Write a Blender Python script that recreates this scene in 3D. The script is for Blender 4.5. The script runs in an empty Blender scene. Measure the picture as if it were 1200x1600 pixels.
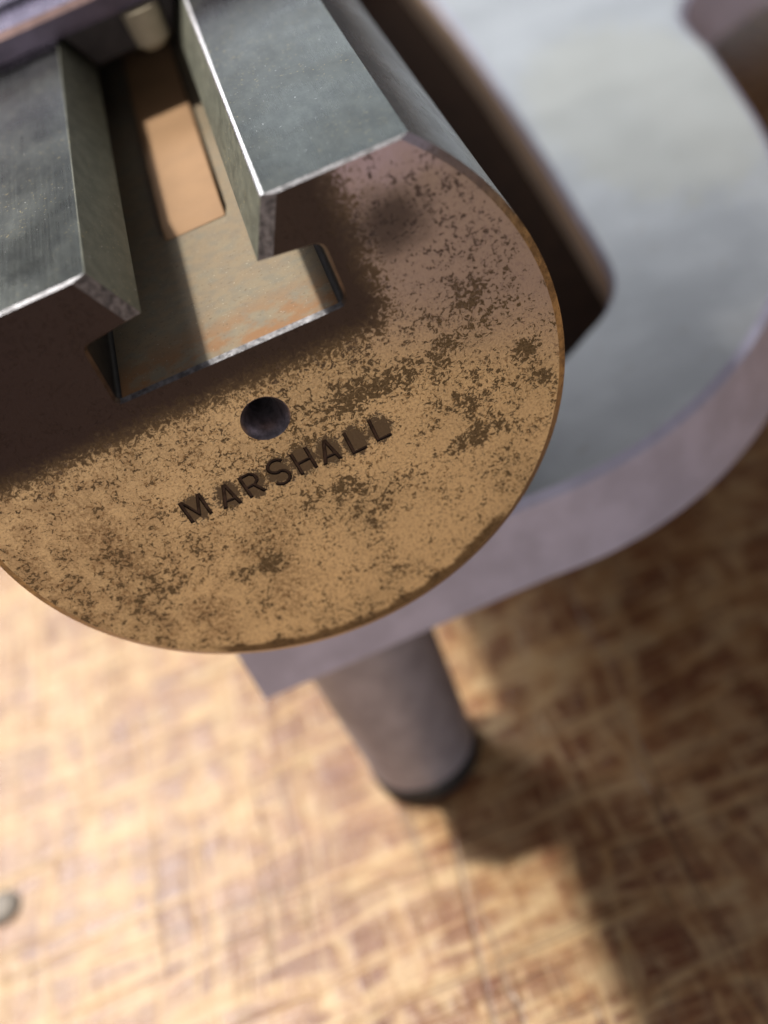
import bpy, math, random
from mathutils import Vector, Matrix
from mathutils.geometry import tessellate_polygon
random.seed(7)
MM = 0.001
S = bpy.context.scene
C = S.collection

# ------------------------------------------------------------------ camera
cam_d = bpy.data.cameras.new('camera'); cam = bpy.data.objects.new('camera', cam_d); C.objects.link(cam)
cam_d.sensor_fit = 'VERTICAL'; cam_d.sensor_height = 36.0; cam_d.lens = 2103.967 / 1600 * 36.0
RX = Vector((0.9169629823806174, -0.22533892211498488, -0.32924346481529476))
DN = Vector((-0.3978028839497484, -0.5795180428649296, -0.7112747032708093))
FW = Vector((-0.0305246533933885, 0.7831865730282737, -0.6210370660122428))
CP = Vector((7.125450957663252, -71.83609688004366, 46.223461519790604))
m = Matrix((RX, -DN, -FW)).transposed().to_4x4(); m.translation = CP * MM
cam.matrix_world = m
cam_d.clip_start = 0.002; cam_d.clip_end = 20
cam_d.dof.use_dof = True; cam_d.dof.focus_distance = 0.0865
cam_d.dof.aperture_fstop = 47.34 / 2.3
S.camera = cam

# ------------------------------------------------------------------ world, lamps, exposure
W = bpy.data.worlds.new('World'); S.world = W; W.use_nodes = True
bg = W.node_tree.nodes['Background']; bg.inputs[0].default_value = (0.94, 0.86, 0.92, 1); bg.inputs[1].default_value = 0.11
def area(name, loc, target, size, power, col, shape='RECTANGLE', size_y=None, spread=180):
    l = bpy.data.lights.new(name, 'AREA'); l.shape = shape; l.size = size * MM
    if size_y: l.size_y = size_y * MM
    l.energy = power; l.color = col; l.spread = math.radians(spread)
    o = bpy.data.objects.new(name, l); C.objects.link(o)
    o.location = Vector(loc) * MM
    o.rotation_euler = (Vector(target) - Vector(loc)).to_track_quat('-Z', 'Y').to_euler()
    return o
area('bench_lamp', (-190, 140, 400), (0, 0, 0), 26, 3.1, (1.0, 0.94, 0.84), 'DISK')
area('window_light', (330, 1450, 560), (0, 0, 0), 900, 1.8, (0.86, 0.92, 0.96), size_y=330)
area('ceiling_panel', (-540, 1060, 1060), (0, 0, 0), 480, 16.5, (1.0, 0.95, 0.90), size_y=400)
area('front_fill', (-300, -1250, 400), (0, 0, -20), 900, 4.8, (1.0, 0.94, 0.90), size_y=400)  # fill lamp added in front to brighten the end face
area('side_window', (-600, 1390, 500), (0, 0, 0), 190, 0.75, (0.86, 0.93, 1.0), size_y=330)
S.view_settings.view_transform = 'Standard'; S.view_settings.look = 'None'
S.view_settings.exposure = 0.0; S.view_settings.gamma = 1.0

# ------------------------------------------------------------------ node helpers
class NT:
    def __init__(s, name):
        s.m = bpy.data.materials.new(name); s.m.use_nodes = True
        s.t = s.m.node_tree; s.b = s.t.nodes['Principled BSDF']
        tc = s.t.nodes.new('ShaderNodeTexCoord')
        v = s.t.nodes.new('ShaderNodeVectorMath'); v.operation = 'SCALE'; v.inputs[3].default_value = 1000.0
        s.t.links.new(tc.outputs['Object'], v.inputs[0]); s.P = v.outputs[0]      # position in millimetres
        sp = s.t.nodes.new('ShaderNodeSeparateXYZ'); s.t.links.new(s.P, sp.inputs[0])
        s.X, s.Y, s.Z = sp.outputs
    def put(s, sock, v):
        if hasattr(v, 'is_output'): s.t.links.new(v, sock)
        elif isinstance(v, (tuple, list)): sock.default_value = (*v, 1) if len(v) == 3 and sock.type == 'RGBA' else v
        else: sock.default_value = v
    def mt(s, op, a, b=0.0, c=None, clamp=False):
        n = s.t.nodes.new('ShaderNodeMath'); n.operation = op; n.use_clamp = clamp
        s.put(n.inputs[0], a); s.put(n.inputs[1], b)
        if c is not None: s.put(n.inputs[2], c)
        return n.outputs[0]
    def noise(s, scale, detail=3, rough=.55, stretch=None, vec=None, dist=0.0, off=None):
        n = s.t.nodes.new('ShaderNodeTexNoise'); n.inputs['Scale'].default_value = scale
        n.inputs['Detail'].default_value = detail; n.inputs['Roughness'].default_value = rough
        n.inputs['Distortion'].default_value = dist
        v = vec or s.P
        if stretch or off:
            mp = s.t.nodes.new('ShaderNodeMapping'); s.t.links.new(v, mp.inputs[0])
            if off: mp.inputs['Location'].default_value = off[:3]
            if off and len(off) > 3: mp.inputs['Rotation'].default_value = (0, 0, off[3])
            if stretch: mp.inputs['Scale'].default_value = stretch
            v = mp.outputs[0]
        s.t.links.new(v, n.inputs['Vector'])
        return n.outputs['Fac']
    def ramp(s, f, lo, hi, a=0.0, b=1.0):
        n = s.t.nodes.new('ShaderNodeMapRange'); n.interpolation_type = 'SMOOTHSTEP'
        s.put(n.inputs['Value'], f); s.put(n.inputs['From Min'], lo); s.put(n.inputs['From Max'], hi)
        s.put(n.inputs['To Min'], a); s.put(n.inputs['To Max'], b)
        return n.outputs[0]
    def mix(s, f, a, b):
        n = s.t.nodes.new('ShaderNodeMix'); n.data_type = 'RGBA'
        s.put(n.inputs[0], f); s.put(n.inputs[6], a); s.put(n.inputs[7], b)
        return n.outputs[2]
    def bump(s, h, strength, dist_mm):
        n = s.t.nodes.new('ShaderNodeBump'); n.inputs['Strength'].default_value = strength
        n.inputs['Distance'].default_value = dist_mm * MM
        s.put(n.inputs['Height'], h); s.t.links.new(n.outputs[0], s.b.inputs['Normal'])
    def set(s, **k):
        for a, v in k.items(): s.put(s.b.inputs[a.replace('_', ' ')], v)
        return s.m
    def dist(s, x, z, sx=1.0, sz=1.0):     # distance in the XZ plane, in mm
        a = s.mt('MULTIPLY', s.mt('SUBTRACT', s.X, x), 1 / sx); b = s.mt('MULTIPLY', s.mt('SUBTRACT', s.Z, z), 1 / sz)
        return s.mt('SQRT', s.mt('ADD', s.mt('MULTIPLY', a, a), s.mt('MULTIPLY', b, b)))

LETTERS = [('M', -6.76, -4.2), ('A', -4.45, -4.3), ('R', -2.7, -4.25), ('S', -0.8, -4.2), ('H', 0.98, -4.2), ('A', 2.72, -4.25), ('L', 4.55, -4.35), ('L', 6.35, -4.2)]

def m_face():
    n = NT('worn_brass_face')
    fine = n.noise(2.6, 4, .68, dist=.9)
    fine2 = n.noise(5.0, 3, .6)
    mid = n.noise(.55, 4, .6, off=(3, 0, 8))
    low = n.noise(.13, 3, .5, off=(11, 0, 4))
    # density of the pits
    d = n.mt('MULTIPLY', n.mt('SUBTRACT', mid, .5), .36)
    d = n.mt('ADD', d, n.mt('MULTIPLY', n.mt('SUBTRACT', low, .5), .18))
    for (x, z, r, k, sx, sz) in ((17.0, -3.1, 1.0, .30, 1, 1.1), (17.6, -5.6, .8, .24, 1, 1), (10.6, -.8, 2.2, .16, 1.3, .8), (12.0, -8.0, 1.4, .26, 2.2, .7),
                                 (-4.3, -10.9, 1.1, .22, 1.5, .8), (2.7, -7.5, 1.0, .22, 1.8, .8), (6, -1.2, 2.0, .20, 1.5, .8), (15, 3, 1.6, .18, 1.3, .8),
                                 (16.5, .5, 1.3, .15, 1.4, .7), (-11, -9, 2, .1, 1, 1), (3.5, -9.2, 1.5, .12, 1.5, 1), (13, -4.5, 2.5, .12, 1, 1)):
        d = n.mt('ADD', d, n.ramp(n.dist(x, z, sx, sz), 0, r * 1.5, k * .5, 0))
    sp = n.mt('ADD', n.mt('ADD', n.mt('MULTIPLY', fine, .75), n.mt('MULTIPLY', fine2, .25)), d)
    pit = n.ramp(sp, .566, .592)
    # dark scale that stays round the stamped letters
    h = None
    for (ch, x, z) in LETTERS:
        q = n.dist(x, z, 1.0 if ch != 'M' else 1.1, 1.3)
        h = q if h is None else n.mt('MINIMUM', h, q)
    h = n.mt('ADD', h, n.mt('MULTIPLY', n.mt('SUBTRACT', fine, .5), 2.6))
    halo = n.ramp(h, .74, .9, 1, 0)
    # smooth dark scale round the T slot
    bx = n.mt('MAXIMUM', n.mt('SUBTRACT', n.mt('ABSOLUTE', n.mt('ADD', n.X, 10.0)), 17.9), 0)
    bz = n.mt('MAXIMUM', n.mt('SUBTRACT', n.mt('ABSOLUTE', n.mt('SUBTRACT', n.Z, 12.2)), 7.6), 0)
    q = n.mt('SQRT', n.mt('ADD', n.mt('MULTIPLY', bx, bx), n.mt('MULTIPLY', bz, bz)))
    q = n.mt('ADD', q, n.mt('MULTIPLY', n.mt('SUBTRACT', mid, .5), 1.6))
    q = n.mt('ADD', q, n.mt('MULTIPLY', n.mt('SUBTRACT', fine, .5), 3.2))
    scale_core = n.ramp(q, .3, 2.6, 1, 0)
    scale_edge = n.ramp(n.mt('ADD', q, n.mt('MULTIPLY', n.mt('SUBTRACT', fine, .5), 5.0)), 1.9, 2.5, 1, 0)
    blot = n.ramp(n.mt('ADD', n.dist(11.8, 9.0, 1.1, 1.0), n.mt('MULTIPLY', n.mt('SUBTRACT', mid, .5), 3)), .6, 3.2, .85, 0)
    # metal colour
    grit = n.noise(6.0, 3, .65, off=(2, 0, 9)); grit2 = n.noise(3.4, 4, .7, dist=.5, off=(6, 0, 1))
    brass = n.mix(n.ramp(low, .35, .68), (.80, .70, .475), (.64, .56, .38))
    brass = n.mix(n.ramp(grit, .48, .68, 0, .6), brass, (.93, .84, .58))
    brass = n.mix(n.ramp(grit, .50, .34, 0, .38), brass, (.36, .295, .185))
    brass = n.mix(n.mt('MULTIPLY', n.ramp(grit2, .545, .60), n.ramp(mid, .35, .6, .35, .95)), brass, (.25, .185, .10))
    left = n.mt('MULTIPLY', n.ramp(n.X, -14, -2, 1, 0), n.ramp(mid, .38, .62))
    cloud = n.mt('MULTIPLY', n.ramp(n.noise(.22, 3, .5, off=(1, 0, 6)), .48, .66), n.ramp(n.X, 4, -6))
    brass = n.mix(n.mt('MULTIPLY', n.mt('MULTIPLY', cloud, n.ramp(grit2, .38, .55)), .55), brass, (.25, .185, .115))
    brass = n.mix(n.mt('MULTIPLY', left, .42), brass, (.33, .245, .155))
    grey = n.mt('MULTIPLY', n.ramp(n.mt('ADD', n.Z, n.mt('MULTIPLY', n.mt('SUBTRACT', n.X, 12), .5)), -3.5, 5), n.ramp(n.X, 5, 9))  # grey patina, with some of the upper-right light painted in
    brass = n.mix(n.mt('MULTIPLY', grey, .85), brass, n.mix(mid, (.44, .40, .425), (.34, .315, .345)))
    lav_sheen = n.mt('MULTIPLY', n.ramp(n.mt('ADD', n.Z, n.mt('MULTIPLY', mid, 4)), 12, 15.5), n.ramp(n.X, 5, 9))  # lavender highlight along the top edge, put into the colour
    brass = n.mix(n.mt('MULTIPLY', lav_sheen, .8), brass, (.60, .56, .74))
    pitc = n.mix(n.ramp(n.Z, -2, 8), n.mix(n.ramp(grit, .35, .65), (.105, .080, .043), (.21, .165, .095)), n.mix(n.ramp(grit, .35, .65), (.075, .058, .055), (.16, .13, .125)))
    col = n.mix(pit, brass, pitc)
    col = n.mix(n.mt('MULTIPLY', scale_edge, .9), col, (.125, .098, .058))
    col = n.mix(scale_core, col, n.mix(n.ramp(n.X, -16, 6), (.036, .024, .026), (.048, .035, .032)))
    col = n.mix(blot, col, (.06, .052, .056))
    col = n.mix(halo, col, n.mix(fine2, (.10, .078, .055), (.18, .145, .095)))
    rr = n.mt('SQRT', n.mt('ADD', n.mt('MULTIPLY', n.X, n.X), n.mt('MULTIPLY', n.Z, n.Z)))
    rim = n.mt('MULTIPLY', n.ramp(n.mt('ADD', rr, n.mt('MULTIPLY', n.mt('SUBTRACT', mid, .5), 1.6)), 18.6, 19.0), n.ramp(n.mt('ADD', n.Z, n.mt('MULTIPLY', n.mt('SUBTRACT', low, .5), 30)), -13, -16.5))
    col = n.mix(n.mt('MULTIPLY', rim, .85), col, (.10, .07, .04))
    dark = n.mt('MAXIMUM', n.mt('MAXIMUM', pit, halo), scale_core)
    rough = n.mt('ADD', n.mt('MULTIPLY', dark, .06), n.mt('ADD', .34, n.mt('MULTIPLY', fine2, .16)))
    n.bump(n.mt('ADD', n.mt('MULTIPLY', n.mt('MAXIMUM', pit, halo), -.7), n.mt('ADD', n.mt('MULTIPLY', fine2, .35), n.mt('MULTIPLY', grit, .5))), .75, .05)
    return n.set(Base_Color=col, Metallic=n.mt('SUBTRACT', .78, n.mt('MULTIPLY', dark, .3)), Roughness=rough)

def m_steel(name, c1, c2, rough=.34, specks=True, metallic=1.0):
    n = NT(name)
    a = n.noise(1.2, 4, .6, (1, .5, 1)); b = n.noise(4.5, 3, .6); lo = n.noise(.16, 3, .5)
    col = n.mix(n.ramp(a, .3, .7), c1, c2)
    if specks:
        col = n.mix(n.mt('MULTIPLY', n.ramp(b, .62, .74), n.ramp(lo, .40, .6)), col, (.60, .50, .26))
        col = n.mix(n.ramp(n.noise(6.5, 2, .5, off=(5, 2, 1)), .72, .78), col, (.95, .95, .92))
    st = n.noise(1.0, 3, .6, (7, .10, 7))
    col = n.mix(n.ramp(st, .55, .75, 0, .14), col, tuple(v * 1.7 for v in c1))
    col = n.mix(n.ramp(st, .42, .2, 0, .12), col, tuple(v * .5 for v in c2))
    r = n.mt('ADD', rough, n.mt('ADD', n.mt('MULTIPLY', n.mt('SUBTRACT', lo, .5), .25), n.mt('MULTIPLY', n.mt('SUBTRACT', st, .5), .10)))
    n.bump(n.mt('ADD', n.mt('MULTIPLY', b, .5), a), .35, .03)
    return n.set(Base_Color=col, Metallic=metallic, Roughness=r)

def m_rust_floor():
    n = NT('rusty_slot_steel')
    a = n.noise(.5, 4, .6); b = n.noise(3.2, 4, .65); c = n.noise(1.2, 3, .5, off=(4, 1, 0))
    rusty = n.mt('MULTIPLY', n.ramp(n.Y, 1.0, 6.5, 1, .15), n.ramp(a, .35, .6))
    col = n.mix(n.ramp(c, .35, .7), (.235, .195, .135), (.195, .175, .135))
    col = n.mix(rusty, col, (.25, .135, .065))
    col = n.mix(n.ramp(b, .58, .72), col, (.14, .10, .065))
    col = n.mix(n.ramp(n.noise(6, 2), .68, .76), col, (.45, .41, .34))
    n.bump(b, .5, .04)
    return n.set(Base_Color=col, Metallic=0.0, Roughness=.7, Specular_IOR_Level=.2)

def m_simple(name, col, rough, metallic=0.0, var=.25, sc=.8, bump=.2):
    n = NT(name)
    a = n.noise(sc, 4, .6); b = n.noise(sc * 6, 3, .6)
    c = n.mix(n.ramp(a, .3, .7), tuple(v * (1 - var) for v in col), tuple(min(1, v * (1 + var)) for v in col))
    n.bump(b, bump, .03)
    return n.set(Base_Color=c, Metallic=metallic, Roughness=n.mt('ADD', rough, n.mt('MULTIPLY', n.mt('SUBTRACT', b, .5), .12)))

def m_plate():
    n = NT('brushed_plate_steel')
    a = n.noise(.10, 4, .55); b = n.noise(2.5, 3, .6); c = n.noise(.4, 4, .6, off=(2, 7, 0))
    col = n.mix(n.ramp(a, .35, .65), (.60, .61, .63), (.51, .52, .54))
    col = n.mix(n.ramp(c, .6, .75, 0, .5), col, (.40, .36, .32))
    ex = n.mt('MULTIPLY', n.mt('SUBTRACT', n.X, 50), .07); ey = n.mt('MULTIPLY', n.mt('SUBTRACT', n.Y, 78), .032)
    e = n.mt('ADD', n.mt('SQRT', n.mt('ADD', n.mt('MULTIPLY', ex, ex), n.mt('MULTIPLY', ey, ey))), n.mt('MULTIPLY', n.mt('SUBTRACT', c, .5), .8))
    col = n.mix(n.ramp(e, .7, 1.0, .45, 0), col, (.55, .53, .44))
    n.bump(n.mt('ADD', b, n.mt('MULTIPLY', c, 2)), .25, .03)
    return n.set(Base_Color=col, Metallic=1.0, Roughness=.34)

def m_wood():
    n = NT('scarred_varnished_wood')
    wob = n.t.nodes.new('ShaderNodeTexNoise'); wob.inputs['Scale'].default_value = .06; wob.inputs['Detail'].default_value = 2
    n.t.links.new(n.P, wob.inputs['Vector'])
    vm = n.t.nodes.new('ShaderNodeVectorMath'); vm.operation = 'MULTIPLY_ADD'
    n.t.links.new(wob.outputs['Color'], vm.inputs[0]); vm.inputs[1].default_value = (2.5, 2.5, 0); n.t.links.new(n.P, vm.inputs[2])
    V = vm.outputs[0]
    def ridge(f, w): return n.ramp(n.mt('ABSOLUTE', n.mt('SUBTRACT', f, .5)), 0, w, 1, 0)
    gx = n.noise(1.0, 2, .5, (.022, .15, 1), V, off=(0, 0, 0, .03))
    gy = n.noise(1.0, 2, .5, (.15, .022, 1), V, off=(7, 3, 0, -.05))
    gx2 = n.noise(1.0, 2, .5, (.03, .42, 1), V, off=(17, 5, 0, .07))
    gy2 = n.noise(1.0, 2, .5, (.42, .04, 1), V, off=(1, 23, 0, -.09))
    gd = n.noise(1.0, 2, .5, (.025, .4, 1), V, off=(9, 2, 0, .55))
    patch = n.noise(.11, 4, .66, off=(3, 9, 0)); sm = n.noise(.34, 4, .62); tiny = n.noise(1.1, 3, .6)
    worn = n.mt('MAXIMUM', n.mt('MULTIPLY', ridge(gx, .06), .85), n.mt('MULTIPLY', ridge(gy, .055), .75))
    worn = n.mt('MAXIMUM', worn, n.mt('MULTIPLY', ridge(gx2, .03), .45))
    worn = n.mt('MAXIMUM', worn, n.mt('MULTIPLY', ridge(gy2, .03), .4))
    worn = n.mt('MAXIMUM', worn, n.mt('MULTIPLY', ridge(gd, .02), .5))
    worn = n.mt('MULTIPLY', worn, n.ramp(sm, .30, .52, .35, 1))
    worn = n.mt('MAXIMUM', worn, n.ramp(n.mt('ADD', patch, n.mt('MULTIPLY', n.mt('SUBTRACT', sm, .5), .9)), .50, .66, 0, .55))
    # single long scratches, (x, y) from and to in mm, width
    for (ax, ay, bx, by, w, k) in ((10.1, 8.6, 5.6, -16, .8, .8), (-54.1, 20.2, -30, 21, .35, .9), (-22.3, 15.6, -1.5, 15.4, .4, .9), (-56, 54.2, -46, 56.5, .8, .9),
                                   (8.3, 13.8, 32, 12.5, .7, .7), (21, 27.8, 40, 30.5, .9, .8), (-36.3, 52, -35.5, 29, .8, .7), (18.2, 30, 16.4, 12, .7, .6), (-30.2, 34, -32.8, 6, .4, .8), (-28, 3, -4, 4.7, .35, .8)):
        L = math.hypot(bx - ax, by - ay); ux, uy = (bx - ax) / L, (by - ay) / L
        t = n.mt('ADD', n.mt('MULTIPLY', n.mt('SUBTRACT', n.X, ax), ux), n.mt('MULTIPLY', n.mt('SUBTRACT', n.Y, ay), uy))
        q = n.mt('ABSOLUTE', n.mt('ADD', n.mt('ADD', n.mt('MULTIPLY', n.mt('SUBTRACT', n.X, ax), -uy), n.mt('MULTIPLY', n.mt('SUBTRACT', n.Y, ay), ux)), n.mt('MULTIPLY', n.mt('SUBTRACT', sm, .5), w * 2)))
        f = n.mt('MULTIPLY', n.ramp(q, w * .3, w, k, 0), n.ramp(n.mt('ABSOLUTE', n.mt('SUBTRACT', t, L / 2)), L * .36, L * .5, 1, 0))
        worn = n.mt('MAXIMUM', worn, n.mt('MULTIPLY', f, n.ramp(tiny, .25, .5, .5, 1)))
    grain = n.noise(1.0, 4, .6, (.10, 2.2, 1), off=(0, 0, 0, .04))
    brown = n.mix(n.ramp(patch, .35, .65), (.20, .076, .038), (.33, .158, .074))
    brown = n.mix(n.ramp(grain, .35, .7, 0, .5), brown, (.17, .07, .04))
    pale = n.mix(n.ramp(sm, .35, .65), (.55, .335, .145), (.62, .44, .24))
    col = n.mix(worn, brown, pale)
    shadow_edge = n.mt('ABSOLUTE', n.mt('SUBTRACT', n.mt('SUBTRACT', n.X, -5.1), n.mt('MULTIPLY', n.Y, .091)))  # thin dark line painted along the leg's shadow edge
    scr_edge = n.mt('MAXIMUM', ridge(n.noise(1.0, 1, .5, (.012, .9, 1), V, off=(2, 8, 0, .16)), .012), ridge(n.noise(1.0, 1, .5, (.7, .012, 1), V, off=(5, 4, 0, -.05)), .010))
    scr_edge = n.mt('MAXIMUM', scr_edge, n.mt('MULTIPLY', n.ramp(shadow_edge, .12, .4, 1, 0), n.ramp(n.Y, 20, 26, 1, 0)))
    col = n.mix(n.mt('MULTIPLY', scr_edge, .65), col, (.13, .07, .035))
    n.bump(n.mt('ADD', n.mt('MULTIPLY', worn, -.5), n.mt('MULTIPLY', scr_edge, -.6)), .45, .25)
    return n.set(Base_Color=col, Roughness=n.mt('ADD', .30, n.mt('MULTIPLY', worn, .15)), Specular_IOR_Level=.5)

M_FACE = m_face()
def m_rim():
    n = NT('bare_brass_edge')
    a = n.noise(1.1, 4, .65); b = n.noise(5, 3, .6); z = n.mt('ADD', n.Z, n.mt('MULTIPLY', n.mt('SUBTRACT', a, .5), 3))
    c = n.mix(n.ramp(a, .35, .65), (.22, .165, .10), (.50, .385, .215))
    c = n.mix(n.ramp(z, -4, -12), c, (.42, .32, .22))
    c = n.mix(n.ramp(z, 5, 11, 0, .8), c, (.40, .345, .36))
    c = n.mix(n.ramp(z, 11.6, 13), c, (.62, .60, .72))  # lilac sheen of the upper rim painted into the brass
    c = n.mix(n.ramp(b, .58, .68, 0, .7), c, (.12, .09, .06))
    n.bump(n.mt('ADD', b, a), .6, .05)
    return n.set(Base_Color=c, Metallic=.7, Roughness=.42)
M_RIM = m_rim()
M_BRIGHT = m_simple('bright_worn_edge', (.19, .19, .205), .5, .9, .5, 2.6, .9)
M_DULL = m_simple('dull_bronze_edge', (.16, .115, .09), .45, .7, .25, 1.5)
M_STEEL = m_steel('aged_grey_steel', (.132, .146, .138), (.092, .104, .102), .29)
M_BEVEL = m_steel('dull_olive_steel', (.20, .205, .165), (.13, .135, .11), .45, True, .45)
M_GLINT = m_simple('jaw_edge_highlight', (.78, .80, .84), .35, 1.0, .2, 2, .3)  # pale metal that paints the highlight on the right jaw edge
M_FLOOR = m_rust_floor()
M_DARK = m_simple('dark_oxide_steel', (.024, .019, .02), .6, .3, .3, 1.0)
M_LETTER = m_simple('stamped_dark_metal', (.048, .034, .030), .42, .6, .4, 2.0, .5)
M_TAN = m_simple('tan_bronze', (.33, .195, .10), .75, 0.0, .06, .3, .1)
M_PLATE = m_plate()
M_PSIDE = m_simple('machined_plate_edge', (.50, .515, .69), .6, .15, .10, .3, .3)
M_BOUNCE = m_simple('bounce_tan_wall', (.82, .63, .47), .8, 0.0, .15, .25, .3)  # opening's inner wall made paler to stand for bounced light
M_LEG = m_simple('turned_leg_steel', (.345, .345, .415), .5, .3, .15, .3, .2)
M_RUBBER = m_simple('black_rubber', (.018, .018, .02), .55, 0, .2, 1, .2)
M_TAIL = m_steel('blued_steel', (.50, .48, .60), (.36, .35, .45), .26, False)
M_PURPLE = m_simple('purple_black_steel', (.12, .10, .14), .4, .7, .2, .5)
M_PINK_GLINT = m_simple('pink_edge_highlight', (.30, .205, .20), .35, .9, .15, .6)  # warm highlight of the flange edge put into its colour
M_PEG = m_simple('pale_lit_peg', (.30, .26, .19), .7, 0.0, .1, .6, .1)
M_WOOD = m_wood()
M_SCREW = m_simple('dull_grey_metal', (.24, .215, .19), .6, .2, .2, 1.0)

# ------------------------------------------------------------------ mesh helpers (millimetres in)
class MB:
    def __init__(s): s.v = []; s.f = []; s.mi = []
    def add(s, vs, fs, mi=0):
        o = len(s.v); s.v += [tuple(x) for x in vs]
        for f in fs: s.f.append([i + o for i in f]); s.mi.append(mi)
    def obj(s, name, mats, parent=None, smooth=30, origin=(0, 0, 0), bevel=0):
        me = bpy.data.meshes.new(name)
        me.from_pydata([((x - origin[0]) * MM, (y - origin[1]) * MM, (z - origin[2]) * MM) for x, y, z in s.v], [], s.f)
        for mt in (mats if isinstance(mats, (list, tuple)) else [mats]): me.materials.append(mt)
        me.polygons.foreach_set('material_index', s.mi)
        import bmesh
        b = bmesh.new(); b.from_mesh(me); bmesh.ops.remove_doubles(b, verts=b.verts, dist=1e-7)
        bmesh.ops.recalc_face_normals(b, faces=b.faces); b.to_mesh(me); b.free()
        if smooth: me.shade_smooth(); me.set_sharp_from_angle(angle=math.radians(smooth))
        me.update()
        o = bpy.data.objects.new(name, me); C.objects.link(o)
        if parent: o.parent = parent; o.location = (Vector(origin) * MM) - parent.location
        else: o.location = Vector(origin) * MM
        if bevel:
            bv = o.modifiers.new('bevel', 'BEVEL'); bv.width = bevel * MM; bv.segments = 3; bv.limit_method = 'ANGLE'; bv.angle_limit = math.radians(40)
        return o
def thing(name, label, cat, loc, group=None):
    o = bpy.data.objects.new(name, None); C.objects.link(o); o.empty_display_size = .005
    o.location = Vector(loc) * MM; o['label'] = label; o['category'] = cat
    if group: o['group'] = group
    return o
def signed_area(p): return sum(p[i][0] * p[(i + 1) % len(p)][1] - p[(i + 1) % len(p)][0] * p[i][1] for i in range(len(p))) / 2
def inset(p, off):       # p counter-clockwise, off[i] = inset of the edge i -> i+1
    n = len(p); out = []
    for i in range(n):
        a, b, c = p[i - 1], p[i], p[(i + 1) % n]
        d1 = Vector((b[0] - a[0], b[1] - a[1])).normalized(); d2 = Vector((c[0] - b[0], c[1] - b[1])).normalized()
        n1 = Vector((-d1.y, d1.x)); n2 = Vector((-d2.y, d2.x)); o1, o2 = off[i - 1], off[i]
        det = n1.x * n2.y - n1.y * n2.x
        if abs(det) < .02: q = Vector(b) + n1 * (o1 + o2) / 2
        else:
            k1 = n1.dot(Vector(b)) + o1; k2 = n2.dot(Vector(b)) + o2
            q = Vector(((k1 * n2.y - k2 * n1.y) / det, (n1.x * k2 - n2.x * k1) / det))
        out.append((q.x, q.y))
    return out
def rounded(p, radii, seg=5):
    out = []; n = len(p)
    for i in range(n):
        r = radii.get(i, 0)
        if not r: out.append(p[i]); continue
        b = Vector(p[i]); u = (Vector(p[i - 1]) - b).normalized(); w = (Vector(p[(i + 1) % n]) - b).normalized()
        ang = u.angle(w); t = r / math.tan(ang / 2)
        c = b + (u + w).normalized() * (r / math.sin(ang / 2))
        s0 = b + u * t - c; s1 = b + w * t - c
        a0 = math.atan2(s0.y, s0.x); da = math.atan2(s1.y, s1.x) - a0
        while da > math.pi: da -= 2 * math.pi
        while da < -math.pi: da += 2 * math.pi
        for k in range(seg + 1): out.append((c.x + r * math.cos(a0 + da * k / seg), c.y + r * math.sin(a0 + da * k / seg)))
    return out
def lathe(mb, prof, axis_x, axis_y, seg=48, mi=0, top=True, bottom=True):   # vertical turning, prof = [(r, z)]
    vs = []; fs = []
    for r, z in prof:
        for k in range(seg):
            a = 2 * math.pi * k / seg; vs.append((axis_x + r * math.cos(a), axis_y + r * math.sin(a), z))
    for i in range(len(prof) - 1):
        for k in range(seg):
            k2 = (k + 1) % seg; fs.append((i * seg + k, i * seg + k2, (i + 1) * seg + k2, (i + 1) * seg + k))
    if bottom: fs.append(tuple(reversed(range(seg))))
    if top: fs.append(tuple((len(prof) - 1) * seg + k for k in range(seg)))
    mb.add(vs, fs, mi)
def box(mb, x0, x1, y0, y1, z0, z1, mi=0):
    mb.add([(x0, y0, z0), (x1, y0, z0), (x1, y1, z0), (x0, y1, z0), (x0, y0, z1), (x1, y0, z1), (x1, y1, z1), (x0, y1, z1)],
           [(3, 2, 1, 0), (4, 5, 6, 7), (0, 1, 5, 4), (1, 2, 6, 5), (2, 3, 7, 6), (3, 0, 4, 7)], mi)

# ------------------------------------------------------------------ the wooden worktop
TZ = -64.0
wb = MB(); box(wb, -420, 420, -330, 420, TZ - 30, TZ)
wo = wb.obj('wooden_worktop', M_WOOD, smooth=0); wo['kind'] = 'structure'

# ------------------------------------------------------------------ lathe bed
R = 20.0; BL = 255.0
bed = thing('lathe_bed', 'round steel lathe bed with a T-slot, its worn brassy end face stamped with letters', 'lathe bed', (0, 0, 0))
HZ = 13.72; HX = math.sqrt(R * R - 13.62 ** 2)
a0 = math.atan2(13.62, HX)
arc = [(R * math.cos(a), R * math.sin(a)) for a in [math.pi - a0 + (math.pi + 2 * a0) * k / 96 for k in range(97)]]   # left shoulder, down round the bottom, up to the right shoulder
slot = [(5.5, HZ), (3.75, 10.0), (7.63, 9.5), (7.64, 5.3), (-7.64, 5.3), (-7.63, 9.5), (-3.75, 10.0), (-5.5, HZ)]
slot_r = rounded([arc[-1]] + slot + [arc[0]], {3: .55, 4: .5, 5: .35, 6: .35, 1: .32, 8: .12}, 4)[1:-1]
prof_body = arc + slot_r
prof = arc + rounded(slot, {2: .55, 3: .5, 4: .35, 5: .35}, 4)
assert signed_area(prof) > 0
N = len(prof)
def is_arc(i): return i < 96
off = []
for i in range(N):
    a, b = prof[i], prof[(i + 1) % N]
    if i < 96: off.append(.5)
    elif a[1] > 13.5 and b[1] > 13.5 and abs(a[0] - b[0]) > 3: off.append(.11)
    elif abs(a[0]) < 5.6 and abs(a[1] - b[1]) > 2.5 and abs(b[0]) < 5.6: off.append(.85)
    else: off.append(.19)
inn = inset(prof, off)
CY = .34
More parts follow.
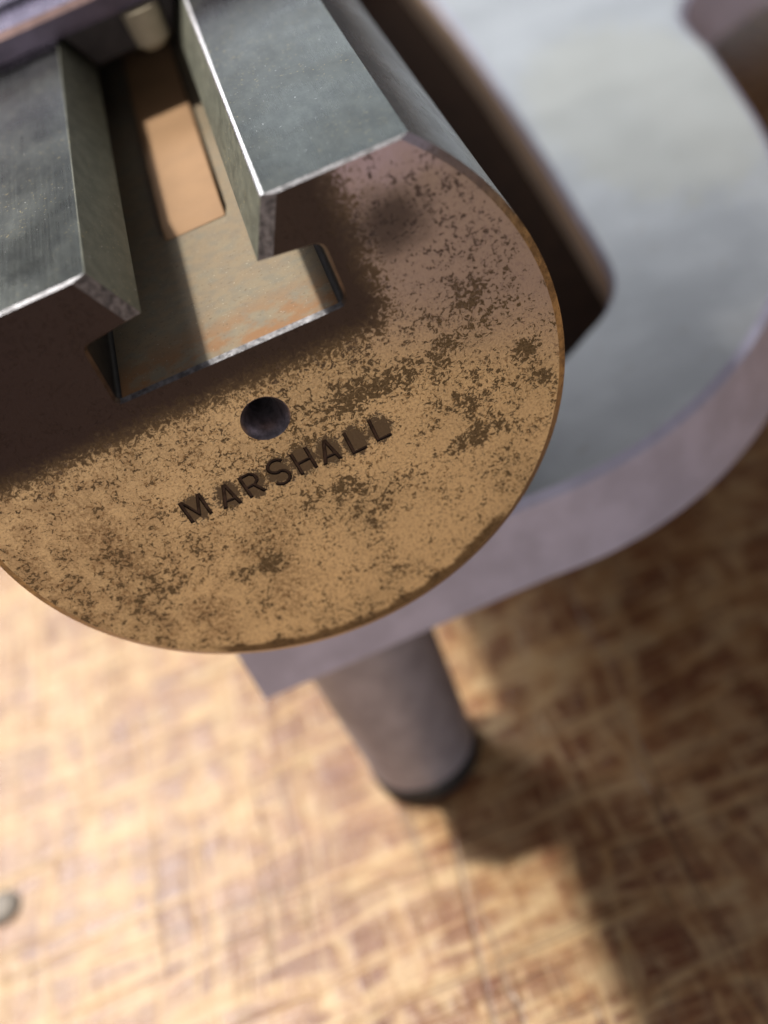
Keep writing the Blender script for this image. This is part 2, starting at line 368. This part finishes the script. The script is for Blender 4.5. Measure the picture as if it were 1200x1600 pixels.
# end face (flat, with openings for the centre hole and the letters)
HR = 1.62
hole = [(HR * math.cos(2 * math.pi * k / 40), HR * math.sin(2 * math.pi * k / 40)) for k in range(40)]
def stroke(pts, w):
    L, Rr = [], []
    for i, p in enumerate(pts):
        p = Vector(p)
        d = Vector((0, 0))
        if i > 0: d += (p - Vector(pts[i - 1])).normalized()
        if i < len(pts) - 1: d += (Vector(pts[i + 1]) - p).normalized()
        d.normalize(); nn = Vector((-d.y, d.x)) * w / 2
        L.append(tuple(p + nn)); Rr.append(tuple(p - nn))
    return L + Rr[::-1]
wS = .17
S_line = [(.30 * math.cos(a) + .36, .25 * math.sin(a) + .745) for a in [math.radians(20 + 250 * k / 12) for k in range(13)]]
S_line += [(.30 * math.cos(a) + .36, .265 * math.sin(a) + .255) for a in [math.radians(80 - 240 * k / 12) for k in range(13)]]
GLYPH = {
 'M': ([(0, 0), (.18, 0), (.18, .66), (.42, .12), (.50, .12), (.74, .66), (.74, 0), (.92, 0), (.92, 1), (.72, 1), (.46, .42), (.20, 1), (0, 1)], [], .92),
 'A': ([(0, 0), (.18, 0), (.255, .22), (.525, .22), (.60, 0), (.78, 0), (.48, 1), (.30, 1)], [[(.30, .37), (.48, .37), (.39, .70)]], .78),
 'R': ([(0, 0), (.17, 0), (.17, .38), (.34, .38), (.54, 0), (.74, 0), (.52, .42), (.66, .52), (.70, .70), (.64, .88), (.48, 1), (0, 1)], [[(.17, .53), (.42, .53), (.52, .62), (.52, .76), (.42, .85), (.17, .85)]], .74),
 'S': (stroke(S_line, wS), [], .72),
 'H': ([(0, 0), (.17, 0), (.17, .42), (.55, .42), (.55, 0), (.72, 0), (.72, 1), (.55, 1), (.55, .58), (.17, .58), (.17, 1), (0, 1)], [], .72),
 'L': ([(0, 0), (.62, 0), (.62, .16), (.17, .16), (.17, 1), (0, 1)], [], .62),
}
loops = []; counters = []; glyphs = []
for i, (ch, cx, cz) in enumerate(LETTERS):
    outl, cnt, w = GLYPH[ch]; sc = 1.98; tilt = math.radians((4, -3, 5, 2, 4, -1, 3, 2)[i])
    def T(q):
        u = (q[0] - w / 2) * sc * .93; v = (q[1] - .5) * sc
        return (cx + u * math.cos(tilt) - v * math.sin(tilt), cz + u * math.sin(tilt) + v * math.cos(tilt))
    o = [T(q) for q in outl]; cs = [[T(q) for q in c] for c in cnt]
    o = inset(o if signed_area(o) > 0 else o[::-1], [.03] * len(o)); cs = [inset(c if signed_area(c) > 0 else c[::-1], [-.025] * len(c)) for c in cs]
    loops.append(o); counters += cs; glyphs.append((ch, o, cs, (cx, cz)))
fb = MB()
def fill(mb, polys, y, mi=0):
    flat = [q for p in polys for q in p]
    tris = tessellate_polygon([[Vector((x, z, 0)) for x, z in p] for p in polys])
    mb.add([(x, y, z) for x, z in flat], [t for t in tris], mi)
fill(fb, [inn, hole] + loops, 0)
for c in counters: fill(fb, [c], 0)
ring = [(x, 0, z) for x, z in inn] + [(x, CY, z) for x, z in prof]
for i in range(N):
    j = (i + 1) % N
    fb.add([ring[i], ring[j], ring[N + j], ring[N + i]], [(0, 1, 2, 3)], 1 if i < 96 else 2 if (off[i] > .5 or (abs(prof[i][1] - 5.3) < .05 and abs(prof[j][1] - 5.3) < .05) or prof[i][1] > 13.3) else 3)
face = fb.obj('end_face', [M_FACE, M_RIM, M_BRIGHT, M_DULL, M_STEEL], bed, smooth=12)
face['label'] = 'worn brassy end face speckled with dark pits, stamped with letters under a centre hole'
for ch, o, cs, (cx, cz) in glyphs:
    lb = MB(); D = .11
    def shrink(p, k): 
        q = p if signed_area(p) > 0 else p[::-1]
        return q, inset(q, [k] * len(q))
    q, qi = shrink(o, .045)
    cc = [shrink(c, -.03) for c in cs]
    fill(lb, [qi] + [c[1] for c in cc], D)
    for a, b in [(q, qi)] + cc:
        nn = len(a)
        for i in range(nn):
            j = (i + 1) % nn
            lb.add([(a[i][0], 0, a[i][1]), (a[j][0], 0, a[j][1]), (b[j][0], D, b[j][1]), (b[i][0], D, b[i][1])], [(0, 1, 2, 3)])
    lb.obj('letter', M_LETTER, face, smooth=0, origin=(cx, 0, cz))
hb = MB(); hp = [(HR + .0, 0), (HR - .14, .12), (.78, 1.6), (.78, 6.0)]
for i in range(len(hp) - 1):
    for k in range(40):
        a, b = 2 * math.pi * k / 40, 2 * math.pi * (k + 1) / 40
        r0, y0 = hp[i]; r1, y1 = hp[i + 1]
        hb.add([(r0 * math.cos(a), y0, r0 * math.sin(a)), (r0 * math.cos(b), y0, r0 * math.sin(b)), (r1 * math.cos(b), y1, r1 * math.sin(b)), (r1 * math.cos(a), y1, r1 * math.sin(a))], [(0, 1, 2, 3)])
hb.add([(.78 * math.cos(2 * math.pi * k / 40), 6.0, .78 * math.sin(2 * math.pi * k / 40)) for k in range(40)], [tuple(range(40))])
hb.obj('centre_hole', m_simple('hole_steel', (.26, .24, .27), .33, .9, .3, 2), face, smooth=40)
# body
bb = MB()
NY = 1
for i in range(len(prof_body)):
    j = (i + 1) % len(prof_body)
    a, b = prof_body[i], prof_body[j]
    low = abs(a[1] - 5.3) < .01 and abs(b[1] - 5.3) < .01
    mi = 1 if low else (2 if (abs(a[0]) > 3.5 and abs(a[0]) < 7.9 and 5.3 <= a[1] < 10.1 and 5.3 <= b[1] < 10.1 and i >= 96) else 0)
    if i >= 96 and abs(a[0]) < 5.6 and abs(b[0]) < 5.6 and min(a[1], b[1]) > 9.9 and abs(a[0] - b[0]) < 2: mi = 3
    if i >= 96 and 5.2 < a[0] < 5.9 and 5.2 < b[0] < 5.9 and min(a[1], b[1]) > 13: mi = 4
    bb.add([(a[0], CY, a[1]), (b[0], CY, b[1]), (b[0], BL, b[1]), (a[0], BL, a[1])], [(0, 1, 2, 3)], mi)
fill(bb, [prof_body], BL)
bb.obj('bed_body', [M_STEEL, M_FLOOR, M_DARK, M_BEVEL, M_GLINT], bed, smooth=25)
# pedestal under the far end of the bed
pb = MB(); box(pb, -14, 14, 202, 230, -30.0, -14.0)
pb.obj('pedestal', M_DARK, bed, bevel=1.0)

# ------------------------------------------------------------------ hook shaped base plate on legs
base = thing('base_frame', 'thick grey steel base plate with a curved hook-shaped arm on a tapered leg', 'base plate', (0, 30, TZ))
ZT, ZB = -30.0, -39.5
def smooth_curve(pts, n=6):      # Catmull-Rom
    out = []
    for i in range(len(pts) - 1):
        p0 = Vector(pts[max(i - 1, 0)]); p1 = Vector(pts[i]); p2 = Vector(pts[i + 1]); p3 = Vector(pts[min(i + 2, len(pts) - 1)])
        for k in range(n):
            t = k / n
            out.append(tuple(.5 * ((2 * p1) + (p2 - p0) * t + (2 * p0 - 5 * p1 + 4 * p2 - p3) * t * t + (3 * p1 - p0 - 3 * p2 + p3) * t ** 3)))
    out.append(tuple(pts[-1])); return out
outer = smooth_curve([(14.8, 17.7), (20.6, 17.5), (27.2, 18.6), (34.3, 21.6), (41.5, 27.0), (48.0, 34.5), (53.5, 45), (57.6, 58), (60.3, 72), (62.3, 84)])
outer += smooth_curve([(62.6, 90), (64.0, 96.5), (68, 102), (75, 106), (90, 110), (170, 122)])  # unseen far end of the arm lengthened to shade the worktop
inner = smooth_curve([(40.2, 180), (39.6, 150), (38.8, 118), (37.4, 93), (36.2, 74), (35.1, 60), (34.4, 51), (33.4, 44.6), (31.2, 40.4), (28.0, 37.8), (24.0, 35.0), (18.0, 32.4), (9, 31.4)])
pl = [(-13.6, 17.7)] + outer + [(170, 170), (100, 205), (62, 235), (-40, 235), (-40, 198), (26, 198), (38, 192)] + inner + [(-13.6, 31.0)]
if signed_area(pl) < 0: pl = pl[::-1]
inner_set = set(inner)
pi = inset(pl, [.7] * len(pl))
pm = MB(); n = len(pl)
fill_t = tessellate_polygon([[Vector((x, y, 0)) for x, y in pi]])
pm.add([(x, y, ZT) for x, y in pi], list(fill_t), 0)
fill_b = tessellate_polygon([[Vector((x, y, 0)) for x, y in pl]])
pm.add([(x, y, ZB) for x, y in pl], list(fill_b), 1)
for i in range(n):
    j = (i + 1) % n
    a, b, c, d = pl[i], pl[j], pi[j], pi[i]
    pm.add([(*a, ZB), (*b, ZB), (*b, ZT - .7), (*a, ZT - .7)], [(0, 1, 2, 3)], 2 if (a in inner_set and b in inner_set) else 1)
    pm.add([(*a, ZT - .7), (*b, ZT - .7), (*c, ZT), (*d, ZT)], [(0, 1, 2, 3)], 1)
pm.obj('plate', [M_PLATE, M_PSIDE, M_BOUNCE], base, smooth=35)
rf = MB(); box(rf, 4, 45, 28, 200, ZB - 1.2, ZB - .02)  # dark sheet added below the opening, standing in for shade
rf.obj('gap_shade_sheet', m_simple('gap_shade_brown', (.055, .028, .016), .95, 0, .2, .3), base)
def leg(x, y):
    lb = MB(); lathe(lb, [(5.55, TZ + 2.6), (5.75, TZ + 2.7), (6.05, TZ + 8), (6.75, ZB - .02)], x, y, 56)
    l = lb.obj('leg', M_LEG, base, smooth=40, origin=(x, y, TZ))
    fb2 = MB(); lathe(fb2, [(5.2, TZ + .02), (5.9, TZ + .7), (6.0, TZ + 2.0), (5.6, TZ + 2.58)], x, y, 56)
    f = fb2.obj('rubber_foot', M_RUBBER, None, smooth=40, origin=(x, y, TZ))
    f.parent = l; f.location = (0, 0, 0)
leg(-3.5, 24.7); leg(75, 160); leg(-28, 216)

# ------------------------------------------------------------------ tailstock astride the bed, a flat strip in the slot under it
tail = thing('tailstock', 'dark blued steel tailstock astride the bed, only its front edge in view', 'tailstock', (0, 43, HZ))
TY = 43.0
tb = MB()
section = [(TY + 1.0, 13.76), (TY + 1.0, 14.3), (TY, 14.4), (TY, 15.75), (TY + .55, 16.25), (TY + 5.7, 16.45), (TY + 6.0, 16.8), (TY + 6.2, 19.2), (TY + 7.5, 20.4), (TY + 48, 20.4), (TY + 48, 13.76)]
smat = [2, 2, 2, 1, 0, 0, 0, 0, 0, 0, 2]
xs = (-22, 22); k = len(section)
tb.add([(x, y, z) for x in xs for y, z in section], [tuple(range(k))] + [tuple(reversed(range(k, 2 * k)))])
for i in range(k):
    tb.add([(x, y, z) for x in xs for y, z in section], [(i, (i + 1) % k, k + (i + 1) % k, k + i)], smat[i])
tb.obj('base_flange', [M_TAIL, M_PINK_GLINT, M_PURPLE], tail, smooth=20)
tg = MB(); tp = [(-5.2, 13.74), (-3.5, 10.3), (3.5, 10.3), (5.2, 13.74)]
tg.add([(x, y, z) for y in (TY + 1.2, TY + 46) for x, z in tp], [(0, 1, 2, 3), (7, 6, 5, 4)] + [(i, (i + 1) % 4, 4 + (i + 1) % 4, 4 + i) for i in range(4)])
tg.obj('guide_tongue', M_DARK, tail, bevel=.3)
bo = MB(); lathe(bo, [(.9, 10.2), (1.5, 10.8), (1.65, 13.7)], 1.75, TY + .6, 28)  # pale peg added in place of the tongue's lit facet
bo.obj('lit_peg', M_PEG, tail, smooth=40)
st = MB(); st.add([(x, y, z) for x in (-2.45, 2.3) for y, z in ((18.2, 5.32), (20.0, 5.82), (62, 5.82), (62, 5.32))], [(0, 1, 2, 3), (7, 6, 5, 4), (0, 4, 5, 1), (1, 5, 6, 2), (2, 6, 7, 3), (3, 7, 4, 0)])
so = st.obj('slot_strip', M_TAN, None, smooth=30, origin=(0, 30, 5.3), bevel=.12)
so['label'] = 'narrow flat tan strip lying along the floor of the slot between the steel jaws'; so['category'] = 'metal strip'

# ------------------------------------------------------------------ little grey screw on the worktop
sx, sy = -53.7, 29.2
scw = thing('screw', 'small dull grey round-headed screw lying on the pale wood at the left', 'screw', (sx, sy, TZ))
sh = MB(); lathe(sh, [(2.1, TZ + .05), (2.2, TZ + .3), (1.9, TZ + .7), (1.1, TZ + .95), (.3, TZ + 1.0)], sx, sy, 32)
sh.obj('screw_head', M_SCREW, scw, smooth=40)
